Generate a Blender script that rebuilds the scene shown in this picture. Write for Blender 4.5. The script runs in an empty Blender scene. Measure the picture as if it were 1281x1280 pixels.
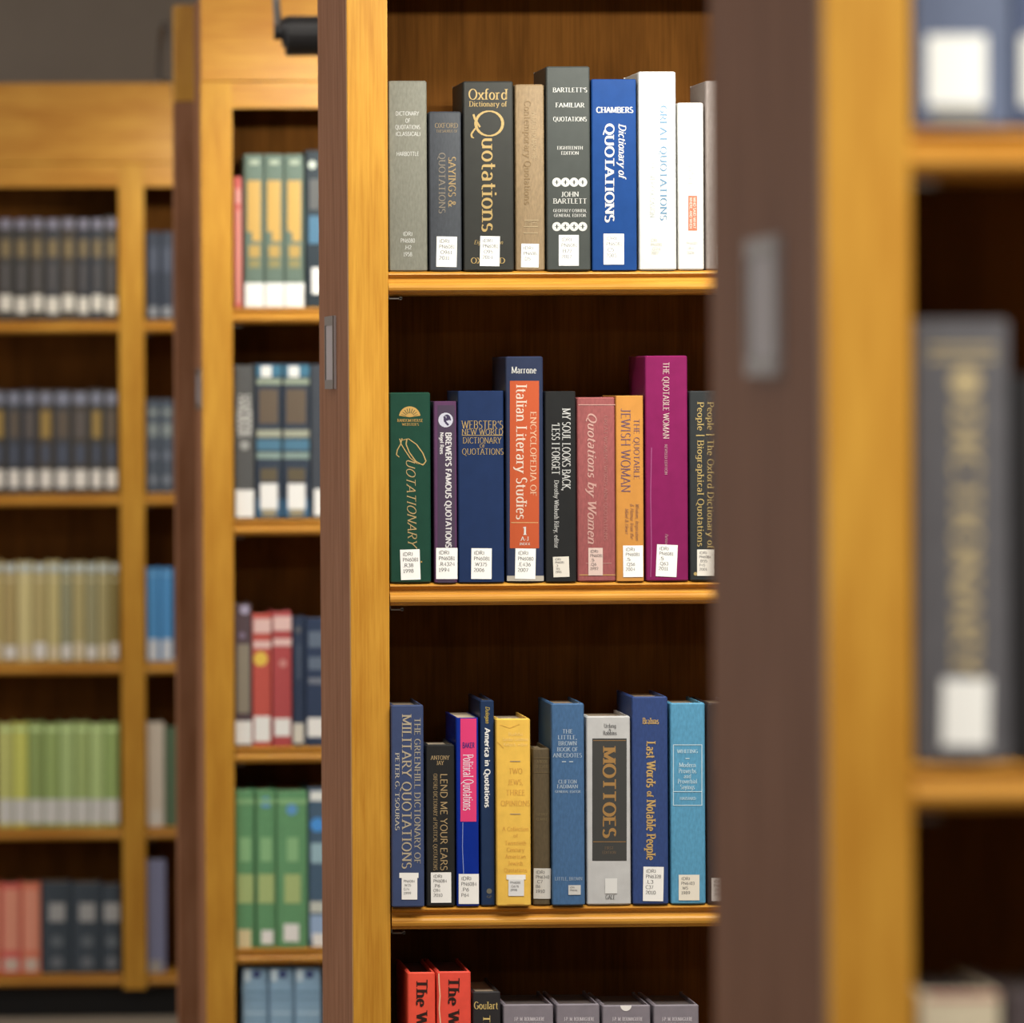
import bpy, math, random
from mathutils import Vector, Matrix

random.seed(4)
S = bpy.context.scene
COL = S.collection

# ------------------------------------------------------------------ camera
FPX = 8400.0                       # focal length in pixels of the 1281 px wide frame
YAW, ROLL = math.radians(3.0), math.radians(0.30)
EYE = 1.50
VX, VY = -120.0, 480.0             # where the lines running straight away from us meet
FW = Vector((math.sin(YAW), math.cos(YAW), 0))
RT = Vector((math.cos(YAW), -math.sin(YAW), 0))
UP = Vector((0, 0, 1))
RR = RT * math.cos(ROLL) - UP * math.sin(ROLL)
DD = -UP * math.cos(ROLL) - RT * math.sin(ROLL)
PX = VX + FPX * math.tan(YAW) * math.cos(ROLL)
PY = VY - FPX * math.tan(YAW) * math.sin(ROLL)

cam = bpy.data.cameras.new('camera')
camo = bpy.data.objects.new('camera', cam)
COL.objects.link(camo)
M3 = Matrix((RR, -DD, -FW)).transposed()
camo.matrix_world = Matrix.Translation((0, 0, EYE)) @ M3.to_4x4()
cam.sensor_width = 36.0
cam.sensor_fit = 'HORIZONTAL'
cam.lens = 36.0 * FPX / 1281.0
cam.shift_x = (640.5 - PX) / 1281.0
cam.shift_y = (PY - 640.0) / 1281.0
cam.clip_end = 60
cam.dof.use_dof = True
cam.dof.focus_distance = 8.40
cam.dof.aperture_fstop = cam.lens / 1000.0 / 0.029
S.camera = camo

# ------------------------------------------------------------------ light
S.view_settings.view_transform = 'Standard'
S.view_settings.look = 'None'
S.view_settings.gamma = 1.0
S.view_settings.exposure = 0.0
try:
    S.view_settings.use_curve_mapping = False
except Exception:
    pass
W = bpy.data.worlds.new('world')
S.world = W
W.use_nodes = True
W.node_tree.nodes['Background'].inputs[0].default_value = (1.0, 0.96, 0.92, 1)
W.node_tree.nodes['Background'].inputs[1].default_value = 0.19


def area(name, loc, sx, sy, power, rx=0.0, col=(1, 0.94, 0.87)):
    l = bpy.data.lights.new(name, 'AREA')
    l.shape = 'RECTANGLE'
    l.size, l.size_y, l.energy, l.color = sx, sy, power, col
    o = bpy.data.objects.new(name, l)
    COL.objects.link(o)
    o.location = loc
    o.rotation_euler = (rx, 0, 0)
    return o


CEIL = 3.1
area('ceiling_light_rear', (0.9, 2.0, CEIL - .06), 3.6, 0.6, 76)
area('ceiling_light_front_aisle', (1.2, 6.6, CEIL - .06), 3.6, 0.6, 98)
area('ceiling_light_second_aisle', (1.0, 10.7, CEIL - .06), 3.6, 0.6, 52)
area('ceiling_light_far_aisle', (0.8, 14.3, CEIL - .06), 3.0, 0.6, 22)
w = area('side_fill', (-3.3, 12.3, 1.5), 2.2, 9.0, 95, col=(1.0, .97, .95))  # added fill lamp on the left, brightens the dark end panels
w.rotation_euler = (0, -math.pi / 2, 0)


# ------------------------------------------------------------------ helpers
def at(px, py, Y):
    """point of the plane y = Y that the photograph shows at (px, py)"""
    r = FW + RR * ((px - PX) / FPX) + DD * ((py - PY) / FPX)
    t = Y / r.y
    return r.x * t, EYE + r.z * t


def lin(c):
    return tuple(((v / 255 + .055) / 1.055) ** 2.4 if v > 10 else v / 255 / 12.92 for v in c)


MATS = {}


def mat(rgb, rough=.5, kind='cloth', k=1.0, spec=.4):
    key = (tuple(rgb), rough, kind, round(k, 3), spec)
    if key in MATS:
        return MATS[key]
    m = bpy.data.materials.new(kind)
    m.use_nodes = True
    nt = m.node_tree
    b = nt.nodes['Principled BSDF']
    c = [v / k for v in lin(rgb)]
    lum = .3 * c[0] + .6 * c[1] + .1 * c[2]
    c = [min(.88, v * .94 + lum * .06) for v in c]
    b.inputs['Roughness'].default_value = rough
    b.inputs['Specular IOR Level'].default_value = spec * (.7 if kind == 'glossy' else 1)
    if kind in ('cloth', 'glossy', 'paper'):
        tc = nt.nodes.new('ShaderNodeTexCoord')
        mp = nt.nodes.new('ShaderNodeMapping')
        mp.inputs['Scale'].default_value = (1, 1, .35) if kind == 'cloth' else (1, 1, 1)
        n = nt.nodes.new('ShaderNodeTexNoise')
        n.inputs['Scale'].default_value = 420 if kind == 'cloth' else 60
        n.inputs['Detail'].default_value = 4
        r = nt.nodes.new('ShaderNodeValToRGB')
        lo, hi = (.84, 1.1) if kind == 'cloth' else (.93, 1.05)
        r.color_ramp.elements[0].color = (*[v * lo for v in c], 1)
        r.color_ramp.elements[1].color = (*[min(.9, v * hi) for v in c], 1)
        r.color_ramp.elements[0].position = .3
        r.color_ramp.elements[1].position = .7
        nt.links.new(tc.outputs['Object'], mp.inputs[0])
        nt.links.new(mp.outputs[0], n.inputs[0])
        nt.links.new(n.outputs[0], r.inputs[0])
        nt.links.new(r.outputs[0], b.inputs['Base Color'])
        if kind == 'cloth':
            bp = nt.nodes.new('ShaderNodeBump')
            bp.inputs['Strength'].default_value = .12
            bp.inputs['Distance'].default_value = .0006
            nt.links.new(n.outputs[0], bp.inputs['Height'])
            nt.links.new(bp.outputs[0], b.inputs['Normal'])
    else:
        b.inputs['Base Color'].default_value = (*c, 1)
        if kind == 'metal':
            b.inputs['Metallic'].default_value = .8
    MATS[key] = m
    return m


def wood(name, a, b_, axis, rough=.42, spec=.4, scale=1.0, mottled=0.5, matte=0.0):
    """grain that runs along one axis, with slow mottling"""
    m = bpy.data.materials.new(name)
    m.use_nodes = True
    nt = m.node_tree
    L = nt.links.new
    b = nt.nodes['Principled BSDF']
    b.inputs['Roughness'].default_value = rough
    b.inputs['Specular IOR Level'].default_value = spec
    tc = nt.nodes.new('ShaderNodeTexCoord')
    mp = nt.nodes.new('ShaderNodeMapping')
    s = [260 * scale] * 3
    s['xyz'.index(axis)] = 9 * scale
    mp.inputs['Scale'].default_value = s
    n = nt.nodes.new('ShaderNodeTexNoise')
    n.inputs['Scale'].default_value = 1.0
    n.inputs['Detail'].default_value = 6
    n.inputs['Roughness'].default_value = .6
    mp2 = nt.nodes.new('ShaderNodeMapping')
    s2 = [26 * scale] * 3
    s2['xyz'.index(axis)] = 6 * scale
    mp2.inputs['Scale'].default_value = s2
    n2 = nt.nodes.new('ShaderNodeTexNoise')
    n2.inputs['Scale'].default_value = 1.0
    n2.inputs['Detail'].default_value = 3
    mx = nt.nodes.new('ShaderNodeMix')
    mx.inputs[0].default_value = mottled
    r = nt.nodes.new('ShaderNodeValToRGB')
    r.color_ramp.elements[0].position = .36
    r.color_ramp.elements[1].position = .62
    r.color_ramp.elements[0].color = (*lin(a), 1)
    r.color_ramp.elements[1].color = (*lin(b_), 1)
    L(tc.outputs['Object'], mp.inputs[0]); L(mp.outputs[0], n.inputs[0])
    L(tc.outputs['Object'], mp2.inputs[0]); L(mp2.outputs[0], n2.inputs[0])
    L(n.outputs[0], mx.inputs[2]); L(n2.outputs[0], mx.inputs[3])
    L(mx.outputs[0], r.inputs[0]); L(r.outputs[0], b.inputs['Base Color'])
    bp = nt.nodes.new('ShaderNodeBump')
    bp.inputs['Strength'].default_value = .1
    bp.inputs['Distance'].default_value = .001
    L(n.outputs[0], bp.inputs['Height']); L(bp.outputs[0], b.inputs['Normal'])
    if matte:
        df = nt.nodes.new('ShaderNodeBsdfDiffuse')
        L(r.outputs[0], df.inputs['Color'])
        ms = nt.nodes.new('ShaderNodeMixShader')
        ms.inputs[0].default_value = matte
        L(b.outputs[0], ms.inputs[1]); L(df.outputs[0], ms.inputs[2])
        L(ms.outputs[0], nt.nodes['Material Output'].inputs['Surface'])
    return m


OAK_A, OAK_B = (177, 120, 34), (205, 151, 55)
WOOD_V = wood('honey_wood_upright', OAK_A, OAK_B, 'z', spec=.3)
WOOD_H = wood('honey_wood_shelf', (176, 114, 35), (206, 150, 60), 'x', rough=.36, spec=.3)
WOOD_BACK = wood('brown_wood_back', (80, 48, 18), (106, 66, 26), 'z', rough=.7, spec=.1, mottled=.6, matte=.8)
PANEL = wood('dark_laminate', (132, 88, 60), (158, 112, 84), 'z', rough=.42, spec=.3, mottled=.6, matte=.7)
INNER = wood('brown_wood_side', (110, 66, 26), (134, 84, 36), 'z', rough=.5)
PLATE = mat((176, 166, 168), .4, 'plain')
BLACKM = mat((26, 25, 26), .5, 'plain')
KICK = mat((16, 14, 13), .6, 'plain')
ARMM = mat((92, 86, 82), .45, 'plain')
STEEL = mat((120, 112, 105), .4, 'metal')


class MB:
    def __init__(self):
        self.v, self.f = [], []

    def face(self, pts):
        i = len(self.v)
        self.v += [tuple(p) for p in pts]
        self.f.append(tuple(range(i, i + len(pts))))

    def box(self, x0, y0, z0, x1, y1, z1):
        i = len(self.v)
        self.v += [(x, y, z) for z in (z0, z1) for y in (y0, y1) for x in (x0, x1)]
        for q in ((0, 2, 3, 1), (4, 5, 7, 6), (0, 1, 5, 4), (2, 6, 7, 3), (0, 4, 6, 2), (1, 3, 7, 5)):
            self.f.append(tuple(i + k for k in q))
        return i

    def rings(self, rings, closed=True, caps=True):
        i = len(self.v)
        n = len(rings[0])
        for r in rings:
            self.v += [tuple(p) for p in r]
        for a in range(len(rings) - 1):
            for k in range(n if closed else n - 1):
                k2 = (k + 1) % n
                self.f.append((i + a * n + k, i + a * n + k2, i + (a + 1) * n + k2, i + (a + 1) * n + k))
        if caps:
            self.f.append(tuple(i + k for k in reversed(range(n))))
            self.f.append(tuple(i + (len(rings) - 1) * n + k for k in range(n)))

    def tube(self, pts, r, n=12, caps=True):
        rings = []
        for j, p in enumerate(pts):
            p = Vector(p)
            d = (Vector(pts[min(j + 1, len(pts) - 1)]) - Vector(pts[max(j - 1, 0)])).normalized()
            u = d.cross(Vector((0.3, 0.2, 1)))
            u = (u if u.length > .05 else d.cross(Vector((1, 0, 0)))).normalized()
            w = d.cross(u)
            rad = r[j] if isinstance(r, (list, tuple)) else r
            rings.append([p + (u * math.cos(2 * math.pi * k / n) + w * math.sin(2 * math.pi * k / n)) * rad for k in range(n)])
        self.rings(rings, caps=caps)

    def build(self, name, m, parent=None, smooth=False, bevel=0, fix=True):
        me = bpy.data.meshes.new(name)
        me.from_pydata(self.v, [], self.f)
        if fix:
            import bmesh
            bm = bmesh.new()
            bm.from_mesh(me)
            bmesh.ops.recalc_face_normals(bm, faces=bm.faces)
            bm.to_mesh(me)
            bm.free()
        me.materials.append(m)
        o = bpy.data.objects.new(name, me)
        COL.objects.link(o)
        if parent:
            o.parent = parent
        if smooth:
            for p in me.polygons:
                p.use_smooth = True
        if bevel:
            b = o.modifiers.new('bevel', 'BEVEL')
            b.width, b.segments, b.limit_method = bevel, 2, 'ANGLE'
        return o


def thing(name, label, cat, loc, group=None):
    o = bpy.data.objects.new(name, None)
    o.empty_display_size = .05
    COL.objects.link(o)
    o.location = loc
    o['label'] = label
    o['category'] = cat
    if group:
        o['group'] = group
    return o


# ------------------------------------------------------------------ lettering drawn with a pen
XH = .66
G = {}


def _g(ch, w, *strokes):
    G[ch] = (w, strokes)


def A(cx, cy, rx, ry, a0, a1):
    n = max(4, int(abs(a1 - a0) / 18))
    return [(cx + rx * math.cos(math.radians(a0 + (a1 - a0) * i / n)), cy + ry * math.sin(math.radians(a0 + (a1 - a0) * i / n))) for i in range(n + 1)]


_g('A', .74, [(.04, 0), (.37, .99)], [(.37, .99), (.7, 0)], [(.17, .34), (.57, .34)])
_g('B', .66, [(.12, 1), (.12, 0)], [(.12, .99)] + A(.32, .76, .22, .24, 90, -90) + [(.12, .52)], [(.12, .52)] + A(.34, .26, .26, .26, 90, -90) + [(.12, .01)])
_g('C', .7, A(.4, .5, .33, .5, 42, 318))
_g('D', .76, [(.12, 1), (.12, 0)], [(.12, .99)] + A(.32, .5, .36, .49, 90, -90) + [(.12, .01)])
_g('E', .6, [(.12, 1), (.12, 0)], [(.12, .98), (.53, .98)], [(.12, .52), (.44, .52)], [(.12, .02), (.56, .02)])
_g('F', .56, [(.12, 1), (.12, 0)], [(.12, .98), (.53, .98)], [(.12, .5), (.43, .5)])
_g('G', .76, A(.4, .5, .33, .5, 42, 318), [(.66, .12), (.66, .44)], [(.46, .44), (.72, .44)])
_g('H', .8, [(.12, 1), (.12, 0)], [(.68, 1), (.68, 0)], [(.12, .51), (.68, .51)])
_g('I', .32, [(.16, 1), (.16, 0)])
_g('J', .42, [(.27, 1), (.27, .16)] + A(.13, .16, .14, .17, 0, -140))
_g('K', .72, [(.12, 1), (.12, 0)], [(.14, .4), (.6, 1)], [(.28, .58), (.66, 0)])
_g('L', .58, [(.12, 1), (.12, 0)], [(.12, .02), (.54, .02)])
_g('M', .94, [(.12, 1), (.12, 0)], [(.12, .99), (.46, .08)], [(.46, .08), (.82, .99)], [(.82, 1), (.82, 0)])
_g('N', .8, [(.12, 1), (.12, 0)], [(.12, .99), (.68, .02)], [(.68, 1), (.68, .03)])
_g('O', .8, A(.4, .5, .33, .5, 0, 360))
_g('P', .6, [(.12, 1), (.12, 0)], [(.12, .99)] + A(.3, .73, .24, .26, 90, -90) + [(.12, .47)])
_g('Q', .82, A(.4, .5, .33, .5, 0, 360), [(.4, .06), (.58, -.12), (.82, -.22)])
_g('R', .68, [(.12, 1), (.12, 0)], [(.12, .99)] + A(.3, .74, .23, .25, 90, -90) + [(.12, .49)], [(.3, .49), (.64, 0)])
_g('S', .56, A(.28, .75, .19, .25, 35, 255) + A(.28, .25, .21, .25, 80, -145))
_g('T', .66, [(.33, .99), (.33, 0)], [(.04, .98), (.62, .98)])
_g('U', .76, [(.12, 1), (.12, .3)] + A(.38, .3, .26, .3, 180, 360) + [(.64, .99)])
_g('V', .72, [(.04, 1), (.36, .01)], [(.36, .01), (.68, 1)])
_g('W', 1.0, [(.04, 1), (.28, .01)], [(.28, .01), (.5, .95)], [(.5, .95), (.72, .01)], [(.72, .01), (.96, 1)])
_g('X', .7, [(.05, 1), (.64, 0)], [(.62, 1), (.06, 0)])
_g('Y', .68, [(.04, 1), (.34, .48)], [(.64, 1), (.34, .48)], [(.34, .48), (.34, 0)])
_g('Z', .62, [(.07, .98), (.55, .98)], [(.55, .98), (.06, .02)], [(.06, .02), (.57, .02)])
_g('a', .54, A(.25, .46, .16, .2, 150, 0) + [(.41, .01)], A(.24, .18, .17, .18, 0, 360))
_g('b', .58, [(.11, 1), (.11, .02)], A(.31, .33, .2, .32, 0, 360))
_g('c', .5, A(.29, .33, .21, .33, 48, 312))
_g('d', .6, [(.48, 1), (.48, .01)], A(.28, .33, .2, .32, 0, 360))
_g('e', .52, [(.08, .36), (.46, .36)] + A(.27, .33, .19, .33, 8, 312))
_g('f', .34, A(.28, .82, .13, .18, 50, 180) + [(.15, 0)], [(.02, .63), (.31, .63)])
_g('g', .56, A(.27, .36, .19, .29, 0, 360), [(.46, .64), (.46, -.08)] + A(.27, -.08, .19, .2, 0, -145))
_g('h', .6, [(.11, 1), (.11, 0)], [(.11, .42)] + A(.29, .42, .18, .24, 170, 0) + [(.47, 0)])
_g('i', .28, [(.14, XH), (.14, 0)], [(.14, .95), (.14, .84)])
_g('j', .28, [(.15, XH), (.15, -.1)] + A(.03, -.1, .12, .18, 0, -120), [(.15, .95), (.15, .84)])
_g('k', .56, [(.11, 1), (.11, 0)], [(.12, .26), (.46, XH)], [(.24, .4), (.52, 0)])
_g('l', .28, [(.14, 1), (.14, 0)])
_g('m', .9, [(.11, XH), (.11, 0)], [(.11, .44)] + A(.28, .44, .16, .22, 170, 0) + [(.44, 0)], [(.44, .44)] + A(.61, .44, .16, .22, 170, 0) + [(.77, 0)])
_g('n', .6, [(.11, XH), (.11, 0)], [(.11, .42)] + A(.29, .42, .18, .24, 170, 0) + [(.47, 0)])
_g('o', .56, A(.28, .33, .21, .33, 0, 360))
_g('p', .58, [(.11, XH), (.11, -.3)], A(.31, .33, .2, .32, 0, 360))
_g('q', .58, [(.47, .64), (.47, -.3)], A(.28, .33, .2, .32, 0, 360))
_g('r', .42, [(.11, XH), (.11, 0)], [(.11, .42)] + A(.28, .42, .17, .23, 170, 60))
_g('s', .44, A(.22, .49, .14, .17, 35, 255) + A(.22, .17, .16, .17, 80, -145))
_g('t', .36, [(.15, .86), (.15, .14)] + A(.27, .14, .12, .14, 180, 300), [(.02, .63), (.32, .63)])
_g('u', .6, [(.11, .65), (.11, .24)] + A(.29, .24, .18, .24, 190, 350) + [(.47, .65)], [(.47, XH), (.47, .01)])
_g('v', .54, [(.04, XH), (.27, .01)], [(.27, .01), (.5, XH)])
_g('w', .8, [(.04, XH), (.22, .01)], [(.22, .01), (.4, .62)], [(.4, .62), (.58, .01)], [(.58, .01), (.76, XH)])
_g('x', .54, [(.05, XH), (.49, 0)], [(.48, XH), (.05, 0)])
_g('y', .54, [(.04, XH), (.27, .02)], [(.5, XH), (.2, -.2), (.06, -.28)])
_g('z', .48, [(.06, .64), (.42, .64)], [(.42, .64), (.05, .02)], [(.05, .02), (.44, .02)])
_g('0', .56, A(.28, .5, .21, .49, 0, 360))
_g('1', .4, [(.08, .84), (.22, .98), (.22, .01)], [(.06, .02), (.38, .02)])
_g('2', .54, A(.27, .73, .19, .26, 160, -30) + [(.06, .03), (.5, .03)])
_g('3', .54, A(.26, .75, .18, .24, 150, -80) + A(.26, .26, .21, .26, 80, -150))
_g('4', .56, [(.4, 0.01), (.4, .99), (.04, .28), (.52, .28)])
_g('5', .54, [(.46, .97), (.13, .97), (.1, .55)] + A(.27, .32, .21, .31, 110, -150))
_g('6', .56, [(.42, .97), (.14, .6)] + A(.28, .3, .2, .3, 150, -210))
_g('7', .5, [(.05, .97), (.46, .97), (.18, .01)])
_g('8', .56, A(.28, .75, .17, .24, 0, 360), A(.28, .26, .21, .26, 0, 360))
_g('9', .56, A(.28, .7, .2, .29, 0, 360), [(.48, .7), (.38, .2), (.16, .01)])
_g('.', .26, [(.13, .1), (.13, -.01)])
_g(',', .26, [(.14, .1), (.08, -.16)])
_g("'", .22, [(.12, .98), (.1, .74)])
_g('-', .36, [(.04, .35), (.32, .35)])
_g('|', .3, [(.15, 1.12), (.15, -.22)])
_g('(', .3, A(.34, .45, .2, .6, 130, 230))
_g(')', .3, A(-.04, .45, .2, .6, 50, -50))
_g(':', .26, [(.13, .1), (.13, -.01)], [(.13, .55), (.13, .44)])
_g('&', .78, [(.7, .44), (.5, .1)] + A(.3, .24, .23, .25, -40, -250) + [(.44, .68)] + A(.32, .8, .13, .19, -30, 230) + [(.68, .0)])
# style: thick, thin, serif half width, slant, nib angle
STY = {'s': (.135, .05, .125, 0, 12), 'b': (.20, .08, .13, 0, 8), 'n': (.11, .10, 0, 0, 0), 'N': (.19, .16, 0, 0, 0),
       'i': (.11, .05, .05, .26, 20), 't': (.095, .045, .09, 0, 12), 'B': (.16, .075, .11, .24, 15), 'c': (.07, .05, 0, .3, 20)}


def pen(s, sty):
    """polygons of a line of lettering, cap height 1; returns polygons and length"""
    th, tn, sf, sl, nib = STY[sty]
    polys, x0 = [], 0
    nb = math.radians(nib)
    for ch in s:
        if ch == ' ':
            x0 += .36
            continue
        w, st = G.get(ch, G['o'])
        top = {1.0, .99} if ch.isupper() or ch in 'bdhkl' else {XH}
        for p in st:
            L, R = [], []
            for j, q in enumerate(p):
                a, b = p[max(j - 1, 0)], p[min(j + 1, len(p) - 1)]
                dx, dy = b[0] - a[0], b[1] - a[1]
                d = math.hypot(dx, dy) or 1
                h = .5 * (tn + (th - tn) * abs(math.sin(math.atan2(dy, dx) + nb)))
                nx, ny = -dy / d * h, dx / d * h
                L.append((q[0] + nx, q[1] + ny))
                R.append((q[0] - nx, q[1] - ny))
            for j in range(len(p) - 1):
                polys.append([(x0 + u + sl * v, v) for u, v in (R[j], R[j + 1], L[j + 1], L[j])])
            if sf:
                for e, o in ((p[0], p[1]), (p[-1], p[-2])):
                    if abs(e[1] - o[1]) > .6 * abs(e[0] - o[0]) and (e[1] in (0, 1, -.3) or (e[1] == XH and ch.islower())):
                        s1 = 1 if e[1] <= 0 else -1
                        k = th * .5 + sf * .7
                        polys.append([(x0 + e[0] + u + sl * (e[1] + v), e[1] + v) for u, v in ((-k, 0), (k, 0), (k, s1 * tn), (-k, s1 * tn))])
        x0 += w + (.05 if sf else .03)
    return polys, max(x0 - .05, .1)


# ------------------------------------------------------------------ books
PAGES = mat((196, 180, 152), .8, 'paper')
PAGES_OLD = mat((190, 172, 140), .8, 'paper')
STICK = (246, 244, 240)


def bulge(x, w, b):
    t = min(1.0, abs(2 * x / w))
    return b * t * t


def make_cover(w, h, d, b, soft, hollow_top):
    """boards and spine as one folded shell; the spine faces -y"""
    t = .0012 if soft else .0028
    r = min(.0025, w * .12)
    hw = w / 2
    out = []
    n = 8
    for i in range(n + 1):
        x = -hw + r * .7 + (w - 1.4 * r) * i / n
        out.append((x, bulge(x, w, b)))
    left = [(-hw, d), (-hw, .0145 if not soft else .02), (-hw + (0 if soft else .0011), .0105), (-hw + (0 if soft else .0011), .0078), (-hw, b + .005), (-hw, b + r), (-hw + r * .25, b + r * .3)]
    right = [(-x, y) for x, y in reversed(left)]
    prof = left + out + right
    inn = []
    for x, y in prof:
        inn.append((max(-hw + t + .0011, min(hw - t - .0011, x)), max(y, b + t)))
    mb = MB()
    c = .0017 if not soft else .0008

    def ring(p, z, k=0.0):
        q = []
        for x, y in p:
            q.append((x * (1 - k / hw), y + (k if y < d - .001 else 0), z))
        return q
    # outer skin with small worn chamfers at head and tail
    mb.rings([ring(prof, 0, c), ring(prof, c), ring(prof, h - c), ring(prof, h, c)], closed=False, caps=False)
    mb.rings([ring(inn, 0), ring(inn, h)], closed=False, caps=False)
    m = len(prof)
    for z, src in ((0, 0), (h, 3)):
        o = ring(prof, z, c)
        i2 = ring(inn, z)
        for k in range(m - 1):
            mb.face([o[k], o[k + 1], i2[k + 1], i2[k]])
    for k in (0, m - 1):
        o0, o1 = prof[k], inn[k]
        mb.face([(o0[0], d, 0), (o1[0], d, 0), (o1[0], d, h), (o0[0], d, h)])
    return mb, t


BOOK_N = [0]


def book(shelf, x0, x1, top, rgb, label, el=(), b=.0012, soft=False, kind='cloth', rough=.55, yo=0.0, d=None, group=None, pages=None, spec=.4, cat='book', lean=0.0, yaw=0.0, gap=.0008):
    """shelf = (front plane, shelf height, pixel row of the shelf, brightness); x0, x1, top measured on the photograph"""
    Y, zs, yb, k = shelf
    Y += yo
    xa, _ = at(x0, yb, Y)
    xb, _ = at(x1, yb, Y)
    _, zt = at((x0 + x1) / 2, top, Y)
    w = xb - xa - gap
    xc = (xa + xb) / 2
    zs += .00025
    h = zt - zs
    d = d or min(.19, max(.13, h * .68))
    o = thing('book', label, cat, (xc, Y, zs), group)
    if lean or yaw:
        o.rotation_euler = (0, lean, math.radians(yaw))
    mb, t = make_cover(w, h, d, b, soft, True)
    mb.build('cover', mat(rgb, rough, kind, k, spec), o)
    pb = MB()
    g = .0045 if not soft else .0012
    pb.box(-w / 2 + t + .0012, b + t + .0015, g, w / 2 - t - .0012, d - g, h - g)
    pb.build('page_block', pages or PAGES, o)

    def loc(px, py):
        x, z = at(px, py, Y)
        return x - xc, z - zs

    def put(mb, pts, off):
        mb.face([(x, bulge(x, w, b) - off, z) for x, z in pts])

    def patch(mb, quad, off, n=6):
        (ax, az), (bx, bz), (cx, cz), (dx, dz) = quad      # bottom left, bottom right, top right, top left
        for i in range(n):
            u, v = i / n, (i + 1) / n
            put(mb, [(ax + (bx - ax) * u, az + (bz - az) * u), (ax + (bx - ax) * v, az + (bz - az) * v),
                     (dx + (cx - dx) * v, dz + (cz - dz) * v), (dx + (cx - dx) * u, dz + (cz - dz) * u)], off)

    def line_h(mb, s, cx, cy, wpx, hpx, sty, off, rot=0.0):
        p, ln = pen(s, sty)
        c, sn = math.cos(rot), math.sin(rot)
        for q in p:
            r = []
            for u, v in q:
                a, e = (u / ln - .5) * wpx, (.5 - v) * hpx
                r.append(loc(cx + a * c - e * sn, cy + a * sn + e * c))
            put(mb, r, off)

    def line_v(mb, s, xl, xr, y0, y1, sty, off, skew=0.0):
        p, ln = pen(s, sty)
        for q in p:
            put(mb, [loc(xl + v * (xr - xl) + skew * u / ln, y0 + u / ln * (y1 - y0)) for u, v in q], off)

    inks = {}
    for e in el:
        if e[0] == 'L':            # pasted call-number sticker: x0, y0, x1, y1, turn in degrees, lines
            _, a0, b0, a1, b1, rot, lines = e[:7]
            colr = e[7] if len(e) > 7 else STICK
            cx, cy = (a0 + a1) / 2, (b0 + b1) / 2
            c, sn = math.cos(math.radians(rot)), math.sin(math.radians(rot))

            def rp(px, py):
                return loc(cx + (px - cx) * c - (py - cy) * sn, cy + (px - cx) * sn + (py - cy) * c)
            mb = MB()
            patch(mb, (rp(a0, b1), rp(a1, b1), rp(a1, b0), rp(a0, b0)), .0008)
            lo = mb.build('call_number_label', mat(colr, .6, 'plain', 1.06), o, fix=False)
            if lines:
                mt = MB()
                n = len(lines)
                hh = min(5.0, (b1 - b0) / (n + 2.2) * .72)
                for i, s in enumerate(lines):
                    yy = b0 + (b1 - b0) * (i + .8) / (n + 1.4)
                    wl = min((a1 - a0) * .86, len(s) * hh * .74)
                    xx = a0 + (a1 - a0) * .12 + wl / 2
                    dx, dy = xx - cx, yy - cy
                    line_h(mt, s, cx + dx * c - dy * sn, cy + dx * sn + dy * c, wl, hh, 'n', .0010, math.radians(rot))
                mt.build('call_number', mat((92, 90, 90), .6, 'plain', k), lo, fix=False)
        elif e[0] == 'R':
            mb = MB()
            patch(mb, (loc(e[1], e[4]), loc(e[3], e[4]), loc(e[3], e[2]), loc(e[1], e[2])), .00025)
            mb.build(e[6] if len(e) > 6 else 'title_panel', mat(e[5], .5, 'plain', k), o, fix=False)
        else:
            ck = e[-1]
            mb = inks.setdefault(ck, MB())
            if e[0] == 'H':
                _, s, cx, cy, wpx, hpx, sty, _c = e
                line_h(mb, s, cx, cy, wpx, hpx, sty, .0005)
            elif e[0] == 'V':
                _, s, xl, xr, y0, y1, sty = e[:7]
                line_v(mb, s, xl, xr, y0, y1, sty, .0005, e[7] if len(e) > 8 else 0)
            elif e[0] == 'B':      # solid block
                patch(mb, (loc(e[1], e[4]), loc(e[3], e[4]), loc(e[3], e[2]), loc(e[1], e[2])), .0005)
            elif e[0] == 'F':      # outline
                _, a0, b0, a1, b1, t_, _c = e
                for q in ((a0, b0, a1, b0 + t_), (a0, b1 - t_, a1, b1), (a0, b0, a0 + t_, b1), (a1 - t_, b0, a1, b1)):
                    patch(mb, (loc(q[0], q[3]), loc(q[2], q[3]), loc(q[2], q[1]), loc(q[0], q[1])), .00045)
            elif e[0] == 'C':      # disc or part of one: cx, cy, r, a0, a1
                _, cx, cy, r, a0, a1, _c = e
                n = 18
                off = .0004
                for i in range(n):
                    u, v = [math.radians(a0 + (a1 - a0) * q / n) for q in (i, i + 1)]
                    put(mb, [loc(cx, cy), loc(cx + r * math.cos(u), cy - r * math.sin(u)), loc(cx + r * math.cos(v), cy - r * math.sin(v))], off)
            elif e[0] == 'P':      # pen stroke through points, tapering
                _, pts, t_, _c = e
                for a, c_ in zip(pts[:-1], pts[1:]):
                    dx, dy = c_[0] - a[0], c_[1] - a[1]
                    q = math.hypot(dx, dy) or 1
                    tt = t_ * (.45 + .55 * abs(dy) / q) / 2
                    nx, ny = -dy / q * tt, dx / q * tt
                    put(mb, [loc(a[0] + nx, a[1] + ny), loc(a[0] - nx, a[1] - ny), loc(c_[0] - nx, c_[1] - ny), loc(c_[0] + nx, c_[1] + ny)], .0005)
    for i, (ck, mb) in enumerate(inks.items()):
        mb.build('title' if i == 0 else 'lettering', mat(ck, .45, 'plain', k), o, fix=False)
    return o


# ------------------------------------------------------------------ the room
def structure(name, mb, m):
    o = mb.build(name, m)
    o['kind'] = 'structure'
    return o


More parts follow.
